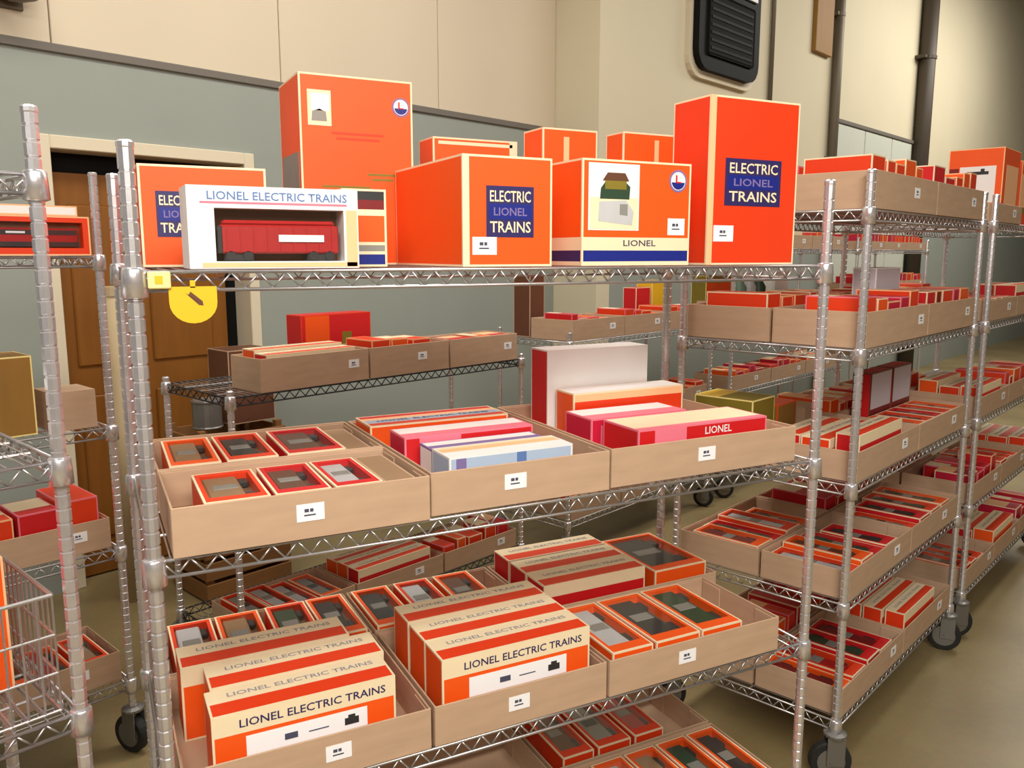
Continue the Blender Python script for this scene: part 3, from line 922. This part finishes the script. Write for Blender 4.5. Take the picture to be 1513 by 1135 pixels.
# ---- trays on the bottom shelf
Z3 = ZM[3] + 0.001
zt = Z3 + TT + 0.0005
tray(FM, 0.500, 0.950, 0.02, 0.60, Z3, TH, 'kraft tray of dull red cartons on the bottom shelf', None)
tray(FM, 0.960, 1.490, 0.31, 0.60, Z3, TH, 'kraft tray of window cartons, back of the bottom shelf', None)
tray(FM, 0.960, 1.490, 0.00, 0.30, Z3, TH, 'kraft tray of window cartons, front of the bottom shelf', None)
g = 'dull red window cartons on the bottom shelf'
for a, c, car in ((0.515, 0.615, 'brown'), (0.625, 0.725, 'silver'), (0.735, 0.835, 'maroon'), (0.845, 0.935, 'tan')):
    window_carton(FM, a, c, 0.04, 0.30, zt, 0.080, car, 'red window carton with %s car in dull red cartons tray, bottom shelf' % car, g, 'red')
g = 'window cartons in the bottom-shelf back tray'
for a, c, car in ((1.010, 1.110, 'brown'), (1.125, 1.235, 'grey'), (1.250, 1.350, 'bright_red')):
    window_carton(FM, a, c, 0.345, 0.580, zt, 0.082, car, 'window carton with %s car, back tray of the bottom shelf' % car.replace('_', ' '), g, 'red_orange')
g = 'window cartons in the bottom-shelf front tray'
for a, c, car in ((1.060, 1.160, 'silver'), (1.168, 1.268, 'tan'), (1.276, 1.376, 'dark_green'), (1.384, 1.480, 'charcoal')):
    window_carton(FM, a, c, 0.015, 0.285, zt, 0.082, car, 'window carton with %s car, front tray of the bottom shelf' % car.replace('_', ' '), g, 'orange')

# ------------------------------------------------------------------ the other racks, filled tray by tray
def fill(fr, x0, x1, y0, y1, z, kind, desc, seed, th=0.09, st=True, hmul=1.0):
    """one tray with its cartons; desc names the tray inside labels"""
    r = random.Random(seed)
    tray(fr, x0, x1, y0, y1, z + 0.001, th, 'kraft tray of %s cartons, %s' % ({'win': 'window', 'long': 'long', 'up': 'upright'}[kind], desc), None,
         r.uniform(x0 + 0.6 * (x1 - x0), x1 - 0.06) if st else None)
    zt = z + 0.001 + TT + 0.0005
    a, c = x0 + 0.012, x1 - 0.012
    f, k = y0 + 0.012, y1 - 0.012
    if kind == 'win':
        x = a + r.uniform(0, 0.02)
        while x + 0.085 < c:
            w = r.uniform(0.088, 0.112)
            if x + w > c: break
            car = r.choice(CARS)
            window_carton(fr, x, x + w, f, min(k, f + r.uniform(0.23, 0.29)), zt, r.choice([0.074, 0.082, 0.090]), car,
                          'window carton with %s car, %s' % (car.replace('_', ' '), desc), 'window cartons, ' + desc,
                          r.choice(['orange', 'red_orange', 'red_orange', 'red']), jit=0)
            x += w + r.uniform(0.004, 0.02)
    elif kind == 'long':
        y = f
        n = 0
        while y + 0.06 < k:
            d = r.uniform(0.07, 0.095)
            if y + d > k: break
            s = r.uniform(0, 0.03)
            long_carton(fr, a + s, min(c, a + s + r.uniform(0.34, 0.40)), y, y + d, zt, r.choice([0.115, 0.125, 0.135]) * hmul,
                        '%s long carton, cream title top, %s' % (['front', 'second', 'third', 'fourth'][n], desc), 'long cartons, ' + desc, False, r.choice(['orange', 'red_orange', 'red']))
            y += d + 0.006; n += 1
    else:
        x = a + r.uniform(0, 0.02)
        while x + 0.05 < c:
            w = r.uniform(0.05, 0.12)
            if x + w > c: break
            m = r.choice(['orange', 'red_orange', 'red', 'red_orange', 'crimson'])
            cn = {'orange': 'orange', 'red_orange': 'red-orange', 'red': 'red', 'crimson': 'crimson'}[m]
            plain_carton(fr, x, x + w, f + 0.01, min(k, f + r.uniform(0.15, 0.24)), zt, r.uniform(0.10, 0.14) * hmul,
                         'upright %s carton, %s' % (cn, desc), 'upright cartons, ' + desc, m, r.choice(['cream', 'peach', 'pink']),
                         top=[(r.uniform(0.3, 0.7), m), (1, r.choice(['cream', 'peach', m]))])
            x += w + r.uniform(0.004, 0.03)

# low rack before the grey wall
RB = 'low rack by grey wall'
for i, k in enumerate(('long', 'up', 'up')):
    fill(FB, (0.12, 0.615, 1.055)[i], (0.605, 1.045, 1.49)[i], -0.005, 0.205, ZB[0], k, '%s tray, top of %s' % (['door-side', 'middle', 'far'][i], RB), 20 + i, th=0.125, hmul=1.05)
o = plain_carton(FB, 0.50, 0.86, 0.31, 0.42, ZB[0] + 0.001, 0.245, 'red carton with orange end standing behind trays on the low rack', None, 'red', 'red_orange', front=[(0.25, 'violet'), (1, 'red')])
obj('orange_panel', plate_mesh(0.12, 0.17, 0.0008, 'orange'), o, (-0.10, -0.055, 0.155))
obj('logo_patch', plate_mesh(0.05, 0.07, 0.0008, 'olive'), o, (0.05, -0.055, 0.13))
for i, k in enumerate(('up', 'long', 'up')):
    fill(FB, 0.03 + i * 0.49, 0.51 + i * 0.49, 0.0, 0.29, ZB[1], k, '%s tray, second shelf of %s' % (['door-side', 'middle', 'far'][i], RB), 30 + i)
for i, k in enumerate(('win', 'long', 'up')):
    fill(FB, 0.03 + i * 0.49, 0.51 + i * 0.49, 0.0, 0.29, ZB[2], k, '%s tray, bottom of %s' % (['door-side', 'middle', 'far'][i], RB), 40 + i)

# five-shelf rack
RC = 'five-shelf rack'
SH = ['top', 'second', 'third', 'fourth', 'bottom']
kinds = {0: ('up', 'up', 'up', 'up'), 1: ('up', 'up', 'up', 'up'), 2: ('long', 'win', 'up', 'up'), 3: ('win', 'win', 'win', 'up'), 4: ('win', 'long', 'up', 'up')}
for si, z in enumerate(ZC):
    for ti, (x0, x1, y0, y1) in enumerate(((0.026, 0.595, -0.005, 0.29), (0.605, 1.174, -0.005, 0.29), (0.026, 0.595, 0.30, 0.60), (0.605, 1.174, 0.30, 0.60))):
        if (si, ti) in ((1, 1), (2, 1), (2, 2)): continue
        fill(FC, x0, x1, y0, y1, z, kinds[si][ti], '%s tray, %s shelf of %s' % (['near front', 'far front', 'near back', 'far back'][ti], SH[si], RC), 100 + si * 10 + ti, th=0.11 if si < 2 else 0.095, hmul=[1.3, 1.15, 1, 1, 1][si])
tray(FC, 0.605, 1.174, -0.005, 0.29, ZC[1] + 0.001, 0.11, 'kraft tray with pale lilac carton, second shelf of five-shelf rack', None, 1.08)
plain_carton(FC, 0.62, 0.87, 0.185, 0.270, ZC[1] + 0.006, 0.225, 'pale lilac-white carton standing in a tray, second shelf of five-shelf rack', None, 'lilac', 'paper')
for i, (a, c, m, e) in enumerate(((0.63, 0.72, 'red', 'cream'), (0.735, 0.79, 'car_maroon', 'peach'), (0.81, 0.93, 'red_orange', 'cream'), (0.945, 1.01, 'crimson', 'pink'), (1.03, 1.14, 'orange', 'peach'))):
    plain_carton(FC, a, c, 0.012, 0.165, ZC[1] + 0.006, 0.145, 'upright %s carton in the tray with pale lilac carton' % ['red', 'maroon', 'red-orange', 'crimson', 'orange'][i], 'upright cartons beside the lilac carton', m, e)
tray(FC, 0.605, 1.174, -0.005, 0.29, ZC[2] + 0.001, 0.095, 'kraft tray with two white-faced cartons, third shelf of five-shelf rack', None, 1.02)
for i, (a, c) in enumerate(((0.70, 0.92), (0.94, 1.15))):
    plain_carton(FC, a, c, 0.205, 0.275, ZC[2] + 0.006, 0.24, ['narrower', 'wider'][i] + ' of two white-faced cartons, third shelf of five-shelf rack', None, 'red', 'car_brown', front=[(0.42, 'car_maroon'), (1, 'lilac')])
for i, car in enumerate(('maroon', 'charcoal', 'brown', 'tan', 'grey')):
    window_carton(FC, 0.622 + i * 0.107, 0.722 + i * 0.107, 0.01, 0.195, ZC[2] + 0.006, 0.082, car, 'window carton with %s car before the two white-faced cartons' % car, 'window cartons before the white-faced cartons', ['orange', 'red_orange', 'red', 'red_orange', 'orange'][i])
tray(FC, 0.026, 0.595, 0.30, 0.60, ZC[2] + 0.001, 0.095, 'kraft tray with yellow-olive cartons, third shelf of five-shelf rack', None)
for i, (a, c, y, q, hh, m) in enumerate(((0.06, 0.22, 0.36, 0.58, 0.20, 'olive'), (0.25, 0.40, 0.36, 0.56, 0.16, 'plank_wood'), (0.43, 0.56, 0.34, 0.54, 0.13, 'kraft'))):
    plain_carton(FC, a, c, y, q, ZC[2] + 0.006, hh, ['olive carton with pale yellow edges', 'amber carton with orange top', 'small kraft carton'][i] + ', third shelf of five-shelf rack', None, m, ['pale_yellow', 'orange', 'kraft'][i], top=[(0.6, ['olive', 'orange', 'kraft'][i]), (1, ['yellow', 'orange', 'kraft'][i])])
# rack topped by picture carton
RD = 'picture-carton rack'
for si, z in enumerate(ZC):
    for ti, (x0, x1, y0, y1) in enumerate(((0.026, 0.50, -0.005, 0.29), (0.51, 1.0, -0.005, 0.29), (1.01, 1.495, -0.005, 0.29))):
        if si == 0 and ti < 2: continue
        fill(FD, x0, x1, y0, y1, z, ('up', 'win', 'long')[(si + ti) % 3], '%s front tray, %s shelf of %s' % (['near', 'middle', 'far'][ti], SH[si], RD), 200 + si * 10 + ti)
    if si > 0:
        fill(FD, 0.026, 0.50, 0.30, 0.60, z, 'up', 'near back tray, %s shelf of %s' % (SH[si], RD), 260 + si)
o = plain_carton(FD, 0.45, 0.75, 0.085, 0.315, ZC[0] + 0.001, 0.345, 'tall orange carton with a large white picture on the aisle rack', None, 'orange', 'peach')
p = obj('picture_print', plate_mesh(0.15, 0.23, 0.0008, 'white_card'), o, (-0.15, -0.01, 0.15), (0, 0, -PI / 2))
obj('picture_train', shape_plate([(-0.045, 0.078), (0.045, 0.078), (0.045, 0.092), (0.028, 0.092), (0.028, 0.104), (0.012, 0.104), (0.012, 0.092), (-0.045, 0.092)], 0.0006, 'car_charcoal'), p, (0, -0.0008, 0))
obj('side_print', plate_mesh(0.04, 0.2, 0.0008, 'car_maroon'), o, (-0.15, 0.090, 0.16), (0, 0, -PI / 2))
obj('side_print', plate_mesh(0.22, 0.2, 0.0008, 'peach'), o, (0.01, -0.115, 0.17))
fill(FD, 0.026, 0.435, -0.005, 0.29, ZC[0], 'up', 'near front tray, top shelf of ' + RD, 199, th=0.075, hmul=0.6)
plain_carton(FD, 0.78, 0.94, 0.08, 0.30, ZC[0] + 0.001, 0.31, 'orange carton with olive stripe beside the tall picture carton', None, 'orange', 'peach', front=[(0.2, 'red_orange'), (0.3, 'olive'), (0.8, 'peach'), (1, 'orange')])

# rack behind the five-shelf rack
RG = 'rack behind five-shelf rack'
for si, z in enumerate(ZG):
    for ti in range(3):
        fill(FG, 0.026 + ti * 0.467, 0.486 + ti * 0.467, 0.0, 0.29, z, ('up', 'up', 'long')[(si + ti) % 3] if si else 'up', '%s tray, %s shelf of %s' % (['near', 'middle', 'far'][ti], ['top', 'middle', 'bottom'][si], RG), 300 + si * 10 + ti, th=0.11)
plain_carton(FG, 1.24, 1.42, 0.32, 0.44, ZG[0] + 0.001, 0.28, 'yellow carton standing behind trays on a rack top', None, 'yellow', 'pale_yellow')
plain_carton(FH, 0.20, 0.56, 0.32, 0.44, ZH[1] + 0.001, 0.27, 'olive carton with orange stripe beside bottles on the panel-side rack', None, 'olive', 'pale_yellow', front=[(0.5, 'olive'), (0.8, 'orange'), (1, 'olive')])
plain_carton(FG, 0.05, 0.17, 0.32, 0.44, ZG[0] + 0.001, 0.34, 'narrow brown carton standing behind trays on a rack top', None, 'car_brown', 'kraft')
plain_carton(FG, 1.06, 1.22, 0.32, 0.42, ZG[0] + 0.001, 0.24, 'red carton standing beside the yellow carton on a rack top', None, 'red', 'cream')
# rack before the pale wall panels
RH = 'rack by pale wall panels'
for si, z in enumerate(ZH):
    for ti in range(3):
        fill(FH, 0.026 + ti * 0.593, 0.61 + ti * 0.593, 0.0, 0.29, z, ('up', 'long', 'up')[(si + ti) % 3], '%s tray, %s shelf of %s' % (['near', 'middle', 'far'][ti], SH[si], RH), 400 + si * 10 + ti, th=0.10)
def bottle(fr, x, y, z, h, r_, m, label):
    o = thing('bottle', label, 'bottle', fr.pt(x, y, z + 0.001), 0)
    b = MB(); b.lathe([(r_ * 0.9, 0), (r_, 0.01), (r_, h * 0.6), (r_ * 0.45, h * 0.78), (r_ * 0.42, h * 0.92)], 14); obj('bottle_body', b.mesh('bottle', [m], True), o)
    b = MB(); b.lathe([(r_ * 0.5, h * 0.9), (r_ * 0.5, h)], 12); obj('bottle_cap', b.mesh('cap', ['white_card']), o)
for i, (x, m, n) in enumerate(((0.68, 'white_card', 'white'), (0.84, 'sea_green', 'pale green'), (1.00, 'car_silver', 'silver'), (1.16, 'car_dark_green', 'dark green'))):
    bottle(FH, x, 0.40, ZH[1], 0.28, 0.055, m, '%s bottle behind trays on the rack by pale panels' % n)
plain_carton(FH, 1.32, 1.56, 0.34, 0.46, ZH[1] + 0.001, 0.28, 'white carton beside bottles on the rack by pale panels', None, 'white_card', 'paper')
# farthest rack of the row
RI = 'rack by thick dark pipe'
for si, z in enumerate(ZI):
    for ti in range(3):
        fill(FI, 0.026 + ti * 0.593, 0.61 + ti * 0.593, 0.0, 0.29, z, ('up', 'long', 'up')[(si + ti) % 3] if si > 1 else 'up', '%s tray, %s shelf of %s' % (['near', 'middle', 'far'][ti], ['top', 'second', 'third', 'bottom'][si], RI), 600 + si * 10 + ti, th=0.07, hmul=1.1)

# rack in front of the brown door (contents at its end towards the yellow-tag rack)
o = thing('long_carton', 'long orange window carton with red car on the rack before the door', 'carton', FF.pt(1.052, 0.052, ZF[0] + 0.001), FF.r)
w, d, h = 0.29, 0.12, 0.115
obj('carton', carton_mesh(w, d, h, 'red_orange', 'peach', front=None, win=('front', (0.02, 0.022, w - 0.02, h - 0.018, 0.03))), o)
b = MB(); b.bbox(-0.115, -0.008, 0.026, 0.115, 0.008, 0.080, 0.003, 0); b.box(-0.10, -0.0092, 0.060, 0.11, -0.008, 0.074, 1); b.box(-0.115, -0.0092, 0.026, 0.115, -0.008, 0.040, 1); b.box(-0.08, -0.0094, 0.064, -0.03, -0.0092, 0.070, 2)
obj('train_car', b.mesh('car', ['car_bright_red', 'car_charcoal', 'paper']), o, (0, -d / 2 + 0.02, 0))
b = MB(); b.quad((-w / 2 + 0.02, 0, 0.022), (w / 2 - 0.02, 0, 0.022), (w / 2 - 0.02, 0, h - 0.018), (-w / 2 + 0.02, 0, h - 0.018)); obj('window_film', b.mesh('film', ['clear_film']), o, (0, -d / 2 + 0.002, 0))
plain_carton(FF, 0.93, 1.17, 0.005, 0.10, ZF[0] + 0.117, 0.03, 'flat white carton lying on a long window carton before the door', None, 'white_card', 'peach')
plain_carton(FF, 0.62, 0.88, 0.04, 0.20, ZF[0] + 0.001, 0.13, 'orange carton with dark end panel on the rack before the door', None, 'orange', 'peach', front=[(0.5, 'orange'), (0.8, 'car_maroon'), (1, 'car_brown')])
plain_carton(FF, 1.06, 1.19, 0.03, 0.18, ZF[1] + 0.001, 0.12, 'plain kraft carton on the second shelf before the brown door', None, 'kraft', 'kraft')
plain_carton(FF, 0.91, 1.02, 0.04, 0.20, ZF[1] + 0.001, 0.24, 'amber yellow carton on the second shelf before the brown door', None, 'plank_wood', 'pale_yellow')
fill(FF, 0.60, 1.20, 0.02, 0.30, ZF[2], 'up', 'third shelf of the rack before the door', 500, th=0.10, hmul=1.3)
fill(FF, 0.60, 1.20, 0.02, 0.30, ZF[3], 'win', 'bottom shelf of the rack before the door', 501, th=0.10)

# rack with wire basket
def wire_basket():
    x0, x1, y0, y1, H = 0.62, 1.195, 0.02, 0.40, 0.215
    o = thing('wire_basket', 'chrome wire basket standing on a shelf', 'basket', FA.pt(x0, y0, ZA[2] + 0.003), FA.r)
    W, D = x1 - x0, y1 - y0
    b = MB()
    for z in (H, H * 0.66, H * 0.33, 0.0):
        r = 0.004 if z == H else 0.0026
        b.rod((0, 0, z), (W, 0, z), r); b.rod((0, D, z), (W, D, z), r); b.rod((0, 0, z), (0, D, z), r); b.rod((W, 0, z), (W, D, z), r)
    obj('basket_rim', b.mesh('rim', ['steel_wire']), o)
    b = MB()
    n = int(W / 0.026)
    for k in range(n + 1):
        x = W * k / n
        b.rod((x, 0, 0), (x, 0, H), 0.002, 5); b.rod((x, D, 0), (x, D, H), 0.002, 5); b.rod((x, 0, 0), (x, D, 0), 0.002, 5)
    n = int(D / 0.026)
    for k in range(1, n):
        y = D * k / n
        b.rod((0, y, 0), (0, y, H), 0.002, 5); b.rod((W, y, 0), (W, y, H), 0.002, 5)
    q = obj('basket_wires', b.mesh('wires', ['steel_wire']), o); q['kind'] = 'stuff'
wire_basket()
zb = ZA[2] + 0.009
plain_carton(FA, 0.85, 1.06, 0.16, 0.26, zb, 0.30, 'bright red carton standing in the wire basket', None, 'red', 'red_orange')
plain_carton(FA, 1.08, 1.16, 0.15, 0.36, zb, 0.255, 'orange carton with peach edges standing in the wire basket', None, 'orange', 'peach', top=[(0.5, 'orange'), (1, 'peach')])
plain_carton(FA, 0.66, 0.84, 0.14, 0.34, zb, 0.15, 'maroon carton lying low in the wire basket', None, 'car_maroon', 'peach')
plain_carton(FA, 0.86, 1.08, 0.06, 0.24, ZA[1] + 0.001, 0.10, 'white carton lying above the wire basket', None, 'white_card', 'cream')
fill(FA, 0.62, 1.20, 0.02, 0.30, ZA[3], 'win', 'below the wire basket', 510, st=False)

# ---- things in front of the brown door
o = thing('cardboard_tube', 'pale cardboard tube standing upright before the brown door', 'tube', (0.036, 2.784, 0))
b = MB(); b.lathe([(0.042, 0), (0.042, 1.50)], 18); obj('tube_wall', b.mesh('tube', ['tube_card'], True), o)
b = MB(); b.lathe([(0.046, 1.47), (0.046, 1.513), (0.03, 1.515)], 18); obj('end_cap', b.mesh('cap', ['tube_card']), o)

def crate(fr, x, y, z, w, d, h, label):
    o = thing('wooden_crate', label, 'crate', fr.pt(x, y, z), fr.r)
    for sx in (-1, 1):
        for sy in (-1, 1):
            b = MB(); b.box(-0.016, -0.016, 0, 0.016, 0.016, h); obj('corner_post', b.mesh('post', ['crate_wood']), o, (sx * (w / 2 - 0.03), sy * (d / 2 - 0.03), 0))
    n = 4
    for k in range(n):
        z0 = 0.01 + k * (h - 0.02) / n
        hh = (h - 0.02) / n - 0.02
        for s in (-1, 1):
            b = MB(); b.bbox(-w / 2, -0.007, 0, w / 2, 0.007, hh, 0.002); obj('slat', b.mesh('slat', ['crate_wood']), o, (0, s * (d / 2 - 0.007), z0))
            b = MB(); b.bbox(-0.007, -d / 2 + 0.014, 0, 0.007, d / 2 - 0.014, hh, 0.002); obj('slat', b.mesh('slat', ['crate_wood']), o, (s * (w / 2 - 0.007), 0, z0))
    b = MB(); b.box(-w / 2 + 0.014, -d / 2 + 0.014, 0.004, w / 2 - 0.014, d / 2 - 0.014, 0.016); obj('crate_bottom', b.mesh('bottom', ['crate_wood']), o)
crate(SET, 0.33, -0.50, 0.0, 0.46, 0.36, 0.44, 'wooden slatted crate on the floor before the brown door')
crate(SET, 0.33, -0.50, 0.4405, 0.46, 0.36, 0.40, 'wooden slatted crate second from the floor before the door')
o = plain_carton(SET, 0.30, 0.54, -0.62, -0.42, 0.841, 0.36, 'plain brown carton on top of the wooden crates', None, 'car_brown', 'kraft')
o = thing('metal_can', 'round grey metal can on top of the wooden crates', 'can', SET.pt(0.20, -0.58, 0.841))
b = MB(); b.lathe([(0.07, 0), (0.072, 0.004), (0.068, 0.01), (0.068, 0.12), (0.072, 0.126), (0.072, 0.132)], 20); obj('can_body', b.mesh('can', ['hub_grey']), o)
b = MB(); b.lathe([(0.062, 0.132), (0.062, 0.138), (0.02, 0.14)], 20); obj('can_lid', b.mesh('lid', ['steel_wire']), o)
